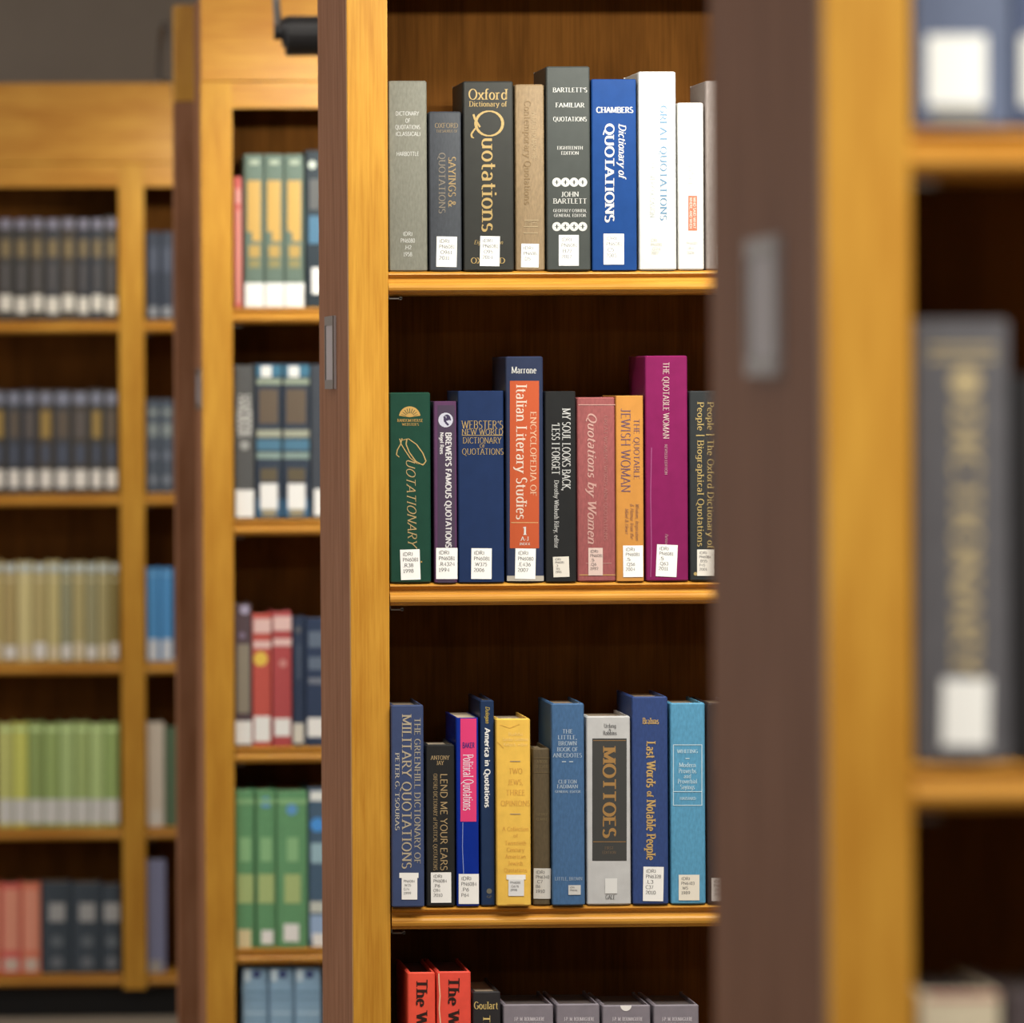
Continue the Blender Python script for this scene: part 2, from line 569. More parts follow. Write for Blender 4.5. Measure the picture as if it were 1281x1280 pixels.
def flat_noise(name, a, b_, sc, rough=.9):
    m = bpy.data.materials.new(name)
    m.use_nodes = True
    nt = m.node_tree
    n = nt.nodes.new('ShaderNodeTexNoise')
    n.inputs['Scale'].default_value = sc
    r = nt.nodes.new('ShaderNodeValToRGB')
    r.color_ramp.elements[0].color = (*lin(a), 1)
    r.color_ramp.elements[1].color = (*lin(b_), 1)
    tc = nt.nodes.new('ShaderNodeTexCoord')
    nt.links.new(tc.outputs['Object'], n.inputs[0])
    nt.links.new(n.outputs[0], r.inputs[0])
    nt.links.new(r.outputs[0], nt.nodes['Principled BSDF'].inputs['Base Color'])
    nt.nodes['Principled BSDF'].inputs['Roughness'].default_value = rough
    return m


m = MB(); m.box(-3.5, -.8, -.1, 4.5, 19.2, 0)
structure('floor', m, flat_noise('carpet', (122, 112, 98), (146, 134, 118), 220))
m = MB(); m.box(-3.5, 19.0, 0, 4.5, 19.2, CEIL)
structure('wall_back', m, flat_noise('grey_plaster', (190, 174, 158), (208, 192, 174), 6))
m = MB(); m.box(-3.5, -.8, CEIL, 4.5, 19.2, CEIL + .1)
structure('ceiling', m, flat_noise('ceiling_tiles', (205, 202, 196), (220, 216, 210), 30))

# ------------------------------------------------------------------ bookcases
TOPZ = EYE + .707


def bookcase(label, Y, X0, X1, uprights, shelf_z, depth=.62, plate=None, left_end=True, open_top=2.0, fascia=2.05):
    """double-faced library range: uprights = list of (left, right) x of the front trims"""
    o = thing('bookcase', label, 'bookcase', (X0, Y, 0), 'library shelving ranges')

    def bx(name, x0, y0, z0, x1, y1, z1, m, par=o, bev=0):
        mb = MB()
        mb.box(x0 - X0, y0 - Y, z0, x1 - X0, y1 - Y, z1)
        return mb.build(name, m, par, bevel=bev)
    ends = []
    for ex, sgn in ((X0, 1), (X1, -1)):
        if sgn == 1 and not left_end:
            continue
        a, b_ = sorted((ex + sgn * .0012, ex + sgn * .026))
        ends.append(bx('end_panel', a, Y + .0205, 0, b_, Y + depth, TOPZ, PANEL, bev=.0015))
    bx('back_panel', X0 + .026, Y + .218, .05, X1 - .026, Y + .230, TOPZ, WOOD_BACK)
    bx('top_panel', X0 + .026, Y + .02, TOPZ - .025, X1 - .026, Y + depth, TOPZ, WOOD_H)
    bx('toe_kick', X0 + .026, Y + .06, 0, X1 - .026, Y + .08, shelf_z[-1] - .03 if shelf_z[-1] < .3 else .08, KICK)
    zb = .066
    for (xl, xr) in uprights:
        mb = MB()
        tp = .0018
        rings = []
        for z, s in ((zb, 1), (fascia - .0002, 0)):
            f = (EYE - z) / .8 * .75           # a hair narrower towards the floor
            rings.append([(xl + tp * f - X0, 0, z), (xr - tp * f - X0, 0, z), (xr - tp * f - X0, .02, z), (xl + tp * f - X0, .02, z)])
        mb.rings(rings)
        mb.build('upright', WOOD_V, o, bevel=.0012)
        if xl > X0 + .05 and xr < X1 - .02:
            bx('partition', (xl + xr) / 2 - .012, Y + .0205, zb, (xl + xr) / 2 + .012, Y + .218, 1.96, INNER)
    bx('fascia', X0, Y - .004, fascia, X1, Y + .018, TOPZ, WOOD_H, bev=.0015)
    # rail under the fascia, between the uprights, and the shelves bay by bay
    ups = sorted(uprights)
    for (a, b_) in zip(ups[:-1], ups[1:]):
        xa, xb = a[1], b_[0]
        bx('top_rail', xa, Y + .001, open_top, xb, Y + .02, fascia - .001, WOOD_H, bev=.0015)
        for z in shelf_z:
            prof = [(.214, 0), (.0075, 0), (.0045, -.0009), (.0018, -.0026), (.0014, -.004), (.0045, -.0052), (.0075, -.008), (.0078, -.0105), (.006, -.0128),
                    (.0025, -.0148), (.0004, -.0175), (.0, -.0205), (.001, -.0235), (.0035, -.0255), (.007, -.0262), (.0085, -.0285), (.014, -.0285), (.214, -.0285)]
            mb = MB()
            xi, xj = xa + .0006, xb - .0006
            mb.rings([[(xi - X0, y, z + q) for y, q in prof], [(xj - X0, y, z + q) for y, q in prof]])
            sh = mb.build('shelf', WOOD_H, o)
            pz = z - .0285
            pin = MB()
            pin.box(xi - X0, .012, pz - .006, xi - X0 + .018, .030, pz - .0044)
            pin.box(xi - X0, .012, pz - .006, xi - X0 + .0016, .030, pz - .0001)
            pin.tube([(xi - X0 + .016, .012, pz - .0048), (xi - X0 + .016, .030, pz - .0048)], .0022, 8)
            pin.build('shelf_clip', STEEL, sh)
    if plate:
        y0, y1, z0, z1 = plate
        mb = MB()
        mb.box(-.0022, y0, z0, .0012, y1, z1)
        hp = mb.build('label_holder', PLATE, o, bevel=.0006)
        mb = MB()
        fr = [[(x, a, b) for a, b in ((y0 + q, z0 + q), (y1 - q, z0 + q), (y1 - q, z1 - q), (y0 + q, z1 - q))] for x, q in ((-.0022, 0), (-.0036, 0), (-.0036, .012), (-.0022, .012))]
        mb.rings(fr, caps=False)
        mb.build('holder_rim', STEEL, hp)
    return o


def shelf_heights(ref, Y):
    return [at(x, y, Y)[1] for x, y in ref]


Y_N, Y_M, Y_S, Y_T = 4.06, 8.40, 12.26, 15.85
SH_N = shelf_heights([(1200, 159), (1200, 955)], Y_N)
SH_M = shelf_heights([(490, 339.8), (490, 729.8), (490, 1135)], Y_M)
SH_S = shelf_heights([(340, 385), (340, 650), (340, 935), (340, 1187)], Y_S)
SH_T = shelf_heights([(75, 401), (75, 618), (75, 829), (75, 1036), (75, 1219)], Y_T)
SH_N.append(SH_N[-1] - .40); SH_N.append(SH_N[-1] - .36); SH_N.append(.113)
SH_M.append(SH_M[-1] - .39); SH_M.append(.113)
SH_S.append(.113)

# nearest range, at the right
xN = at(1033, 640, Y_N)[0]
xNr = at(1141, 640, Y_N)[0]
bookcase('nearest bookcase on the right, out of focus, honey trim and dark brown end', Y_N, xN, xN + .92, [(xN, xNr), (xN + .868, xN + .92)], SH_N,
         plate=(.20, .36, EYE + .002, EYE + .092), depth=.59)
# the range in focus
xM = at(437.4, 640, Y_M)[0]
xMr = at(487, 640, Y_M)[0]
bookcase('sharp bookcase in the middle holding the reference books', Y_M, xM, xM + 1.0, [(xM, xMr), (xM + .949, xM + 1.0)], SH_M,
         plate=(.26, .43, EYE - .010, EYE + .085), depth=.62)
# the range behind it on the left
xS = at(254, 640, Y_S)[0]
xSr = at(292.5, 640, Y_S)[0]
bookcase('blurred bookcase left of the sharp one, with light wood fascia and black tube lamp', Y_S, xS, xS + 1.0, [(xS, xSr), (xS + .949, xS + 1.0)], SH_S,
         plate=(.06, .2, EYE - .05, EYE + .025), depth=.30)
# the farthest range, at the left edge
xT = at(150.5, 640, Y_T)[0]
xTr = at(181.5, 640, Y_T)[0]
bookcase('farthest bookcase at the left edge, wide and out of focus', Y_T, xT - 2.75, xTr + .9, [(xT - 2.75, xT - 2.70), (xT - 1.85, xT - 1.80), (xT - .95, xT - .90), (xT, xTr), (xTr + .85, xTr + .9)], SH_T, open_top=1.962, fascia=2.019)  # unseen left bays added so the near end panel reflects brown


# end post standing behind the second range
YP = 13.35
xa, xb = at(221, 640, YP)[0], at(252, 640, YP)[0]
zt, zm = at(234, 6, YP)[1], at(234, 127, YP)[1]
post = thing('end_post', 'dark brown post with honey wood top, behind the dark end of the blurred left bookcase', 'post', (xa, YP, 0))
mb = MB(); mb.box(0, 0, 0, xb - xa, .10, zm); mb.build('lower_panel', PANEL, post, bevel=.0015)
mb = MB(); mb.box(.0008, -.002, zm + .0002, at(246, 640, YP)[0] - xa, .10, zt); mb.build('wood_cap', WOOD_V, post, bevel=.0015)

# ------------------------------------------------------------------ tube lamps on arms in front of each range
def tube_lamp(label, Y, x0, x1, power, z=EYE + .604, arms=(0.0,)):
    o = thing('shelf_lamp', label, 'lamp', (x0, Y, TOPZ), 'tube lamps above the shelves')
    yl = -.55
    zl = z - TOPZ
    ln = x1 - x0
    mb = MB()
    n = 20
    mb.rings([[(x, yl + .035 * math.cos(2 * math.pi * k / n), zl + .035 * math.sin(2 * math.pi * k / n)) for k in range(n)] for x in (0, ln)])
    hs = mb.build('housing', BLACKM, o, bevel=.003)
    for x, s in ((0, -1), (ln, 1)):
        mb = MB()
        mb.tube([(x, yl, zl + .006), (x + s * .006, yl, zl + .006), (x + s * .007, yl, zl + .006), (x + s * .02, yl, zl + .006)], [.026, .026, .013, .013], 16)
        mb.build('end_cap', BLACKM, hs)
    for ax, sgn in ((-.013, 1), (ln + .013, -1)):
        c4 = [(0, yl, zl + .012), (-.012, yl - .02, zl + .26), (-.016, -.02, .20), (-.016, .07, .0)]
        pts = []
        for i in range(17):
            t = i / 16
            w4 = ((1 - t) ** 3, 3 * t * (1 - t) ** 2, 3 * t * t * (1 - t), t ** 3)
            pts.append((ax + sgn * sum(a * q[0] for a, q in zip(w4, c4)), sum(a * q[1] for a, q in zip(w4, c4)), .004 * t + sum(a * q[2] for a, q in zip(w4, c4))))
        mb = MB()
        mb.tube(pts, .007, 10)
        mb.build('arm', ARMM, o)
        mb = MB()
        e = pts[-1]
        mb.tube([(e[0], e[1], .0003), (e[0], e[1], .009)], .024, 16)
        mb.build('arm_foot', STEEL, o)
    l = area('tube_light', (x0 + ln / 2, Y + yl + .026, z - .036), ln - .04, .03, power, rx=math.radians(32), col=(1, 1.0, .90))
    return o


tube_lamp('black tube lamp above the sharp bookcase, out of frame', Y_M, xM + .12, xM + .9, 10.5)
tube_lamp('black tube lamp in front of the light wood fascia of the blurred left bookcase', Y_S, at(357, 45, Y_S - .55)[0], xS + .92, 9.0)
tube_lamp('black tube lamp above the nearest bookcase, out of frame', Y_N, xN + .12, xN + .85, 8.5)
tube_lamp('black tube lamp above the farthest bookcase, hidden behind the next bookcase', Y_T, at(228, 140, Y_T - .55)[0], xTr + .82, 6.5)

# ------------------------------------------------------------------ books in focus
GOLD = (206, 172, 104)
DGOLD = (180, 154, 110)
WHT = (240, 238, 232)
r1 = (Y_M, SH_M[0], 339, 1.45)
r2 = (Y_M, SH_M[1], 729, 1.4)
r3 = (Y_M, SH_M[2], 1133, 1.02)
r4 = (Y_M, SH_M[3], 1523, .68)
g1, g2, g3, g4 = 'books on the top shelf of the sharp bookcase', 'books on the second shelf of the sharp bookcase', 'books on the third shelf of the sharp bookcase', 'books on the bottom visible shelf of the sharp bookcase'

book(r1, 486.5, 535.5, 101, (141, 139, 124), 'grey-green cloth book with white printed spine, first on the top shelf', [
    ('H', 'DICTIONARY', 509.5, 142, 29, 5, 'n', WHT), ('H', 'OF', 510, 151, 6, 5, 'n', WHT), ('H', 'QUOTATIONS', 510, 159, 31, 5, 'n', WHT), ('H', '(CLASSICAL)', 510.5, 167.5, 31, 5, 'n', WHT),
    ('H', 'HARBOTTLE', 510, 192.5, 28, 5, 'n', WHT), ('H', '(DR)', 510, 292.5, 12, 5, 'n', WHT), ('H', 'PN6080', 510, 301, 18, 5, 'n', WHT), ('H', '.H2', 510, 309.5, 9, 5, 'n', WHT), ('H', '1958', 510, 318, 11, 5, 'n', WHT)], group=g1, b=.0018, yo=.004)
book(r1, 537, 578.5, 139.5, (72, 76, 84), 'short slate blue cloth book beside the grey-green one on the top shelf', [
    ('H', 'OXFORD', 558.5, 157, 29, 6, 't', DGOLD), ('H', 'THESAURUS OF', 559, 164, 27, 3.2, 't', DGOLD),
    ('V', 'SAYINGS &', 561, 570, 196, 259, 's', (186, 156, 104)), ('V', 'QUOTATIONS', 549, 557, 191, 267, 's', (150, 138, 122)),
    ('L', 546, 296, 571.5, 334, 1, ['(DR)', 'PN6081', '.O961', '2011'])], group=g1, b=.0022, yo=.002)
book(r1, 580, 643.5, 101.5, (57, 57, 53), 'thick black book with a large gold Q on the top shelf', [
    ('H', 'Oxford', 610.5, 118, 49, 13, 's', GOLD), ('H', 'Dictionary of', 610.5, 130, 47, 6.5, 's', GOLD),
    ('P', A(612, 154.5, 17, 15.5, 100, 460), 3.6, GOLD), ('P', [(592.3, 143), (594, 149), (598, 155), (600.5, 159)], 2.6, GOLD), ('P', [(597, 154), (596, 159), (592, 164), (589.5, 168), (590.5, 172), (593, 172.5)], 2.4, GOLD),
    ('V', 'uotations', 603, 622, 172, 290, 's', GOLD), ('H', 'Eighth Edition', 611, 303, 36, 5, 'i', GOLD), ('H', 'OXFORD', 610.5, 326, 43, 7, 's', GOLD),
    ('L', 600.5, 295.5, 625, 333, 1, ['(DR)', 'PN6081', '.O95', '2014'])], group=g1, b=.0008, kind='glossy', rough=.45)
book(r1, 644.8, 682.5, 105.5, (166, 138, 100), 'faded tan cloth book on the top shelf, between two charcoal books', [
    ('V', 'Contemporary Quotations', 656, 664, 126, 256, 's', (146, 116, 74)), ('V', 'A DICTIONARY OF', 665, 671, 140, 200, 't', (190, 164, 124)),
    ('B', 656, 275, 674, 276, (196, 172, 132)), ('B', 655, 283, 673, 284, (196, 172, 132)), ('B', 655, 291, 673, 292, (196, 172, 132)), ('V', 'MDE', 657, 672, 277, 282, 't', (196, 172, 132)),
    ('L', 652, 305, 674, 334.5, 1, ['(DR)', 'PN6081', '.D5'])], group=g1, b=.0022, yo=.003)
circ = []
for yy in (228, 283.5):
    for i in range(4):
        circ.append(('C', 696.5 + i * 10.8, yy, 5.7, 0, 360, WHT))
star = []
for yy in (228, 283.5):
    for i in range(4):
        x = 696.5 + i * 10.8
        for a in range(4):
            star.append(('P', [(x, yy), (x + 2.6 * math.cos(a * math.pi / 2), yy + 2.6 * math.sin(a * math.pi / 2))], 1.6, (70, 74, 72)))
book(r1, 684, 739.5, 83, (78, 82, 79), 'tallest grey book on the top shelf, rows of white circles on its spine', circ + [
    ('H', "BARTLETT'S", 713, 112.5, 43, 5.5, 's', WHT), ('H', 'FAMILIAR', 713, 131.5, 36, 5.5, 's', WHT), ('H', 'QUOTATIONS', 713, 149, 42, 5.5, 's', WHT),
    ('H', 'EIGHTEENTH', 713, 185, 32, 4, 's', WHT), ('H', 'EDITION', 713, 191.5, 22, 4, 's', WHT), ('H', 'JOHN', 713, 243, 22, 6, 's', WHT), ('H', 'BARTLETT', 713, 251.5, 42, 6, 's', WHT),
    ('H', "GEOFFREY O'BRIEN,", 713, 263.5, 42, 3.6, 's', WHT), ('H', 'GENERAL EDITOR', 713, 269.5, 40, 3.6, 's', WHT)] + star + [
    ('L', 699, 294, 724, 332.5, 0, ['(DR)', 'PN6081', '.B27', '2012'])], group=g1, b=.0008, kind='glossy', rough=.4, yo=-.001, d=.165)
book(r1, 740.5, 797.5, 99, (32, 78, 150), 'bright blue book with white serif title on the top shelf', [
    ('H', 'CHAMBERS', 769, 137.5, 46, 7, 'b', WHT), ('V', 'Dictionary of', 774, 783, 155, 222, 'B', WHT), ('V', 'QUOTATIONS', 757, 768, 155, 278, 'b', WHT),
    ('L', 755, 292.5, 780.5, 331, 0, ['(DR)', 'PN6081', '.C5', '2005'])], group=g1, b=.001, kind='glossy', rough=.25, soft=True)
book(r1, 799.5, 847, 89.5, (248, 246, 240), 'tall white book with pale blue vertical title on the top shelf', [
    ('V', 'GREAT QUOTATIONS', 826, 834, 132, 276, 's', (112, 160, 198)), ('V', 'A DICTIONARY FOR EVERY OCCASION', 813, 819, 150, 272, 't', (206, 214, 218)),
    ('H', '(DR)', 818, 300.5, 8, 3.6, 'n', (205, 203, 196)), ('H', 'PN6081', 821, 306, 14, 3.6, 'n', (205, 203, 196)), ('H', '.G74', 820, 311.5, 12, 3.6, 'n', (205, 203, 196)), ('H', '2007', 819, 316.5, 9, 3.6, 'n', (205, 203, 196))], group=g1, b=.001, kind='glossy', rough=.4)
book(r1, 848, 881.5, 128.5, (247, 245, 240), 'shorter white book with a small orange block on the top shelf', [
    ('V', 'Quote Verifier', 861, 869, 160, 232, 't', (226, 224, 218)), ('R', 861, 245, 872, 288.5, (232, 128, 92), 'orange_block'), ('H', 'RK', 864.5, 134.5, 6, 2.5, 'n', (232, 190, 170)),
    ('V', 'WHO SAID WHAT', 867.2, 870.4, 247, 286, 'N', (250, 220, 205)), ('V', 'WHERE, AND WHEN', 862.6, 865.8, 247, 286, 'N', (250, 220, 205)),
    ('H', 'PN6081', 866, 304, 14, 3.4, 'n', (228, 226, 220)), ('H', '.K4', 864, 310, 8, 3.4, 'n', (228, 226, 220)), ('H', '2006', 864, 316, 9, 3.4, 'n', (228, 226, 220))], group=g1, b=.001, kind='glossy', rough=.4, yo=.002)
book(r1, 883, 925, 101, (176, 162, 156), 'taupe cloth book half hidden at the right end of the top shelf', [
    ('L', 896, 306, 918, 332, 0, ['(DR)', 'PN6081'], (205, 196, 186))], group=g1, b=.0022, yo=.004)

# second shelf
SUN = (214, 168, 84)
sun = [('C', 512.5, 522, 13.5, 8, 172, SUN)]
for i in range(9):
    a = math.radians(18 + 18 * i)
    sun.append(('P', [(512.5 + 5 * math.cos(a), 522 - 5 * math.sin(a)), (512.5 + 11 * math.cos(a), 522 - 11 * math.sin(a))], .9, (36, 78, 60)))
book(r2, 488, 540, 491, (30, 76, 60), 'dark green book with gold half-sun emblem, first on the second shelf', sun[:1] + [
    ('H', 'RANDOM HOUSE', 513, 526, 32, 3.6, 's', SUN), ('H', "WEBSTER'S", 513.5, 531, 21, 3, 's', SUN),
    ('P', [(503, 548.5), (501, 556), (497, 563), (496, 569), (499.5, 572)], 1.3, GOLD), ('P', [(502, 551), (511, 549), (521, 556), (529, 567), (533, 577), (529, 582), (520, 577), (512, 566), (508, 556), (509, 549)], 1.5, GOLD),
    ('P', [(500, 549), (502, 556), (507, 564), (513, 573), (522, 580), (531, 581)], 1.3, GOLD),
    ('V', 'UOTATIONARY', 508, 519, 574, 683, 'i', 2.5, (196, 168, 112)), ('B', 526.5, 702, 528, 704, SUN), ('L', 501, 687.5, 525.5, 725.5, -2, ['(DR)', 'PN6081', '.R38', '1998'])] + sun[1:], group=g2, b=.0016, kind='glossy', rough=.35)
BUST = (70, 58, 92)
book(r2, 543, 572.6, 502, (104, 66, 104), 'narrow purple book with white portrait roundel on the second shelf', [
    ('R', 547.5, 507, 569, 729, (76, 58, 84), 'dark_panel'), ('C', 557.5, 525.5, 9.2, 0, 360, (216, 216, 232)), ('V', "BREWER'S FAMOUS QUOTATIONS", 557.5, 564.5, 541, 685, 'N', (238, 234, 236)), ('V', 'Nigel Rees', 550.5, 555, 541, 568, 'N', (238, 234, 236)),
    ('C', 559, 522.5, 4, 0, 360, BUST), ('P', [(556, 521), (557, 528), (561, 532)], 3, BUST), ('P', [(562, 521), (563.5, 526)], 2, BUST),
    ('L', 545.5, 685.5, 572.3, 724.5, 0, ['(DR)', 'PN6081', '.R4324', '1994'])], group=g2, b=.0006, kind='glossy', rough=.3, soft=True)
book(r2, 573.2, 631.5, 489, (30, 54, 100), 'navy blue cloth book with four gold title lines on the second shelf', [
    ('H', "WEBSTER'S", 603.5, 531.5, 52, 10, 't', GOLD), ('H', 'NEW WORLD', 603.5, 540.5, 52, 7, 't', GOLD), ('B', 578, 544.3, 629, 545, GOLD), ('H', 'DICTIONARY', 603, 551, 48, 7.5, 't', GOLD), ('H', 'OF', 603.5, 558, 7, 4.5, 't', GOLD), ('H', 'QUOTATIONS', 604, 565, 52, 7.5, 't', GOLD),
    ('L', 589.5, 686, 615, 724.5, .5, ['(DR)', 'PN6081', '.W375', '2006'])], group=g2, b=.001, kind='glossy', rough=.4, soft=True)
book(r2, 633.5, 681.3, 446, (52, 62, 92), 'tall navy book with a long orange title panel on the second shelf', [
    ('H', 'Marrone', 655.5, 463, 31, 8, 's', WHT), ('R', 638, 476.5, 674.5, 686, (212, 88, 34)), ('V', 'Italian Literary Studies', 646, 659, 481, 650, 's', (248, 226, 208)), ('V', 'ENCYCLOPEDIA OF', 663.5, 671, 515, 621, 's', (246, 196, 160)),
    ('B', 639.5, 653.5, 673.5, 654.3, (246, 196, 130)), ('H', '1', 656.5, 664, 5, 10, 'b', WHT), ('H', 'A-J', 656.5, 674, 10, 5, 's', WHT), ('H', 'INDEX', 656.5, 680.5, 13, 3, 's', WHT), ('R', 634.5, 720.5, 680.5, 727, (206, 196, 180), 'worn_tail'),
    ('L', 644.5, 686.3, 670, 724.5, 1, ['(DR)', 'PN6080', '.E436', '2007'])], group=g2, b=.003, kind='glossy', rough=.35)
book(r2, 682.3, 721.8, 489.5, (40, 41, 42), 'black book with condensed white lettering on the second shelf', [
    ('V', 'MY SOUL LOOKS BACK,', 703.5, 713.5, 511, 614, 's', (226, 226, 224)), ('V', "'LESS I FORGET", 690.5, 700, 529, 594, 's', (226, 226, 224)), ('V', 'Dorothy Winbush Riley, editor', 693.5, 699, 601, 686, 's', (214, 214, 212)),
    ('L', 692, 696.5, 712, 722, -2, ['(DR)', 'PN6081', '.3', '.R5', '1995'], (222, 216, 204))], group=g2, b=.0008, kind='glossy', rough=.4, soft=True)
PINK = (222, 170, 160)
book(r2, 722.3, 771, 497, (172, 90, 90), 'faded rose cloth book with pale script title on the second shelf', [
    ('B', 723.5, 506, 770, 507, PINK), ('V', 'Quotations by Women', 735.5, 746, 516, 680, 'B', PINK), ('V', "GREAT WOMEN'S WORDS AND QUOTATIONS", 755.5, 760, 520, 676, 't', (200, 134, 128)), ('B', 733, 704.5, 765, 705, PINK),
    ('B', 725, 718.8, 770, 720, (216, 166, 96)), ('L', 736, 685.5, 754, 720, 0, ['(DR)', 'PN6081', '.5', '.Q6', '1992'], (214, 186, 176))], group=g2, b=.002, yo=.001)
PUR = (124, 92, 118)
book(r2, 770.8, 806.3, 495, (228, 156, 66), 'orange paperback with muted purple lettering on the second shelf', [
    ('V', 'JEWISH WOMAN', 777, 788.5, 511, 616, 't', PUR), ('V', 'THE QUOTABLE', 793, 800, 524, 600, 't', PUR), ('V', 'Wisdom, Inspiration', 795, 799.5, 630, 676, 'i', (176, 122, 92)), ('V', '& Humor from the', 788.5, 793, 630, 674, 'i', (176, 122, 92)), ('V', 'Mind & Heart', 782, 786.5, 636, 668, 'i', (176, 122, 92)),
    ('L', 779.5, 682.5, 804.5, 722, -.5, ['(DR)', 'PN6081', '.5', '.Q56', '2004'])], group=g2, b=.0008, kind='glossy', rough=.35, soft=True)
book(r2, 808, 861.8, 445, (148, 30, 98), 'tall magenta book on the second shelf', [
    ('V', 'THE QUOTABLE WOMAN', 829.5, 837, 453, 549, 's', (232, 200, 196)), ('V', 'REVISED EDITION', 831.5, 834.8, 556, 594, 's', (208, 160, 170)), ('V', 'Partnow', 832, 836, 668, 682, 'i', (208, 160, 170)), ('P', [(815, 560), (814, 620), (815, 690), (814, 722)], 1.2, (176, 84, 140)),
    ('L', 821, 681.5, 847, 721.5, 2.5, ['(DR)', 'PN6081', '.5', '.Q63', '2011'])], group=g2, b=.0012, kind='glossy', rough=.3)
OG = (200, 172, 104)
book(r2, 863, 909, 489, (54, 58, 60), 'dark grey book with two gold title lines at the right end of the second shelf', [
    ('V', 'People | The Oxford Dictionary of', 885, 893, 503, 686, 's', OG), ('V', 'People | Biographical Quotations', 872.5, 880.5, 503, 684, 's', OG), ('C', 870, 718, 2.2, 0, 360, OG),
    ('L', 872, 687.5, 893.5, 720.5, 0, ['(DR)', 'PN6084', '.B55', 'P45', '2001'], (226, 220, 210))], group=g2, b=.0008, kind='glossy', rough=.4)

# third shelf
SLV = (166, 158, 142)
book(r3, 490, 531.5, 882, (60, 74, 112), 'dusty navy book with three grey vertical lines, first on the third shelf', [
    ('V', 'THE GREENHILL DICTIONARY OF', 518.5, 526, 898, 1081, 's', SLV), ('V', 'MILITARY QUOTATIONS', 503, 514.5, 894, 1087, 's', (180, 166, 140)), ('V', 'PETER G. TSOURAS', 494.5, 499.5, 942, 1039, 's', (196, 188, 172)),
    ('L', 499.5, 1092, 523.5, 1098.5, 0, []), ('L', 502.5, 1098.5, 522, 1125.5, 0, ['PN6084', '.W35', 'G74', '1999'])], group=g3, b=.0012, kind='glossy', rough=.45, yo=-.009)
book(r3, 533, 570, 931.5, (38, 38, 38), 'short black book with tan vertical title on the third shelf', [
    ('H', 'ANTONY', 550.5, 948, 23, 5, 's', DGOLD), ('H', 'JAY', 550.5, 954.5, 9, 5, 's', DGOLD), ('V', 'LEND ME YOUR EARS', 551, 559.5, 968, 1089, 'n', (172, 146, 104)), ('V', 'OXFORD DICTIONARY of POLITICAL QUOTATIONS', 542.2, 547, 968, 1089, 't', DGOLD),
    ('L', 539, 1091.5, 564.5, 1129.5, -.5, ['(DR)', 'PN6084', '.P6', 'O94', '2010'])], group=g3, b=.001, kind='glossy', rough=.4)
book(r3, 571, 600, 898, (8, 44, 146), 'royal blue book with a hot pink title panel on the third shelf', [
    ('R', 576, 899, 596, 1028, (226, 48, 116)), ('H', 'BAKER', 586, 932.5, 15, 6.5, 'N', (70, 40, 120)), ('V', 'Political Quotations', 579.5, 592, 944, 1014, 's', (252, 226, 236)), ('P', [(579, 1029), (578.5, 1060), (580, 1094)], 1, (120, 140, 200)),
    ('L', 573.8, 1093.5, 599, 1131, 0, ['(DR)', 'PN6084', '.P6', 'P64'])], group=g3, b=.0006, kind='glossy', rough=.25, soft=True)
book(r3, 601.5, 619.6, 876, (34, 54, 88), 'thin dark blue book with small yellow name at its head on the third shelf', [
    ('V', 'America in Quotations', 606.5, 613, 911, 1010, 'N', (236, 236, 234)), ('V', 'Dulogan', 607.5, 612.5, 884, 905, 'i', (222, 190, 60)), ('C', 612, 1115, 3.4, 0, 360, (110, 106, 92)), ('H', 'GP', 612, 1122, 6, 3, 's', (110, 106, 92))], group=g3, b=.0006, kind='glossy', rough=.3, yo=.001)
YL = (214, 158, 62)
YP = (246, 214, 128)
book(r3, 621, 665, 899, (238, 190, 70), 'yellow jacketed book with faded lettering on the third shelf', [
    ('H', 'Rabbi', 645, 918.5, 18, 4, 't', YP), ('H', 'Sandor Goodman', 645, 925, 32, 4, 't', YP), ('H', 'Kolatch, editor', 645, 931.5, 30, 4, 't', YP), ('B', 638, 952, 651, 953, (170, 150, 120)),
    ('H', 'TWO', 645, 964.5, 17, 6.5, 't', YL), ('H', 'JEWS,', 645, 978.5, 19, 6.5, 't', YL), ('H', 'THREE', 645, 991.5, 24, 6.5, 't', YL), ('H', 'OPINIONS', 645, 1005, 37, 6.5, 't', YL), ('B', 638, 1018, 651, 1019, (170, 150, 120)),
    ('H', 'A Collection', 645, 1037, 33, 5, 't', YL), ('H', 'of', 645, 1045.5, 6, 4, 't', YL), ('H', 'Twentieth', 645, 1054.5, 27, 5, 't', YL), ('H', 'Century', 645, 1063, 22, 5, 't', YL), ('H', 'American', 645, 1071.5, 26, 5, 't', YL), ('H', 'Jewish', 645, 1080, 19, 5, 't', YL), ('H', 'Quotations', 645, 1088.5, 29, 5, 't', YL),
    ('P', [(626, 907), (638, 911), (650, 906)], .8, (214, 164, 60)), ('P', [(622, 928), (630, 936)], .8, (214, 164, 60)), ('B', 634, 1131, 656, 1131.6, YL),
    ('L', 633.5, 1094.5, 657.5, 1100.5, 0, []), ('L', 636, 1100.5, 655.5, 1121, 0, ['PN6081', '.G676', '1998'], (226, 226, 226))], group=g3, b=.0018, kind='glossy', rough=.4, yo=-.008)
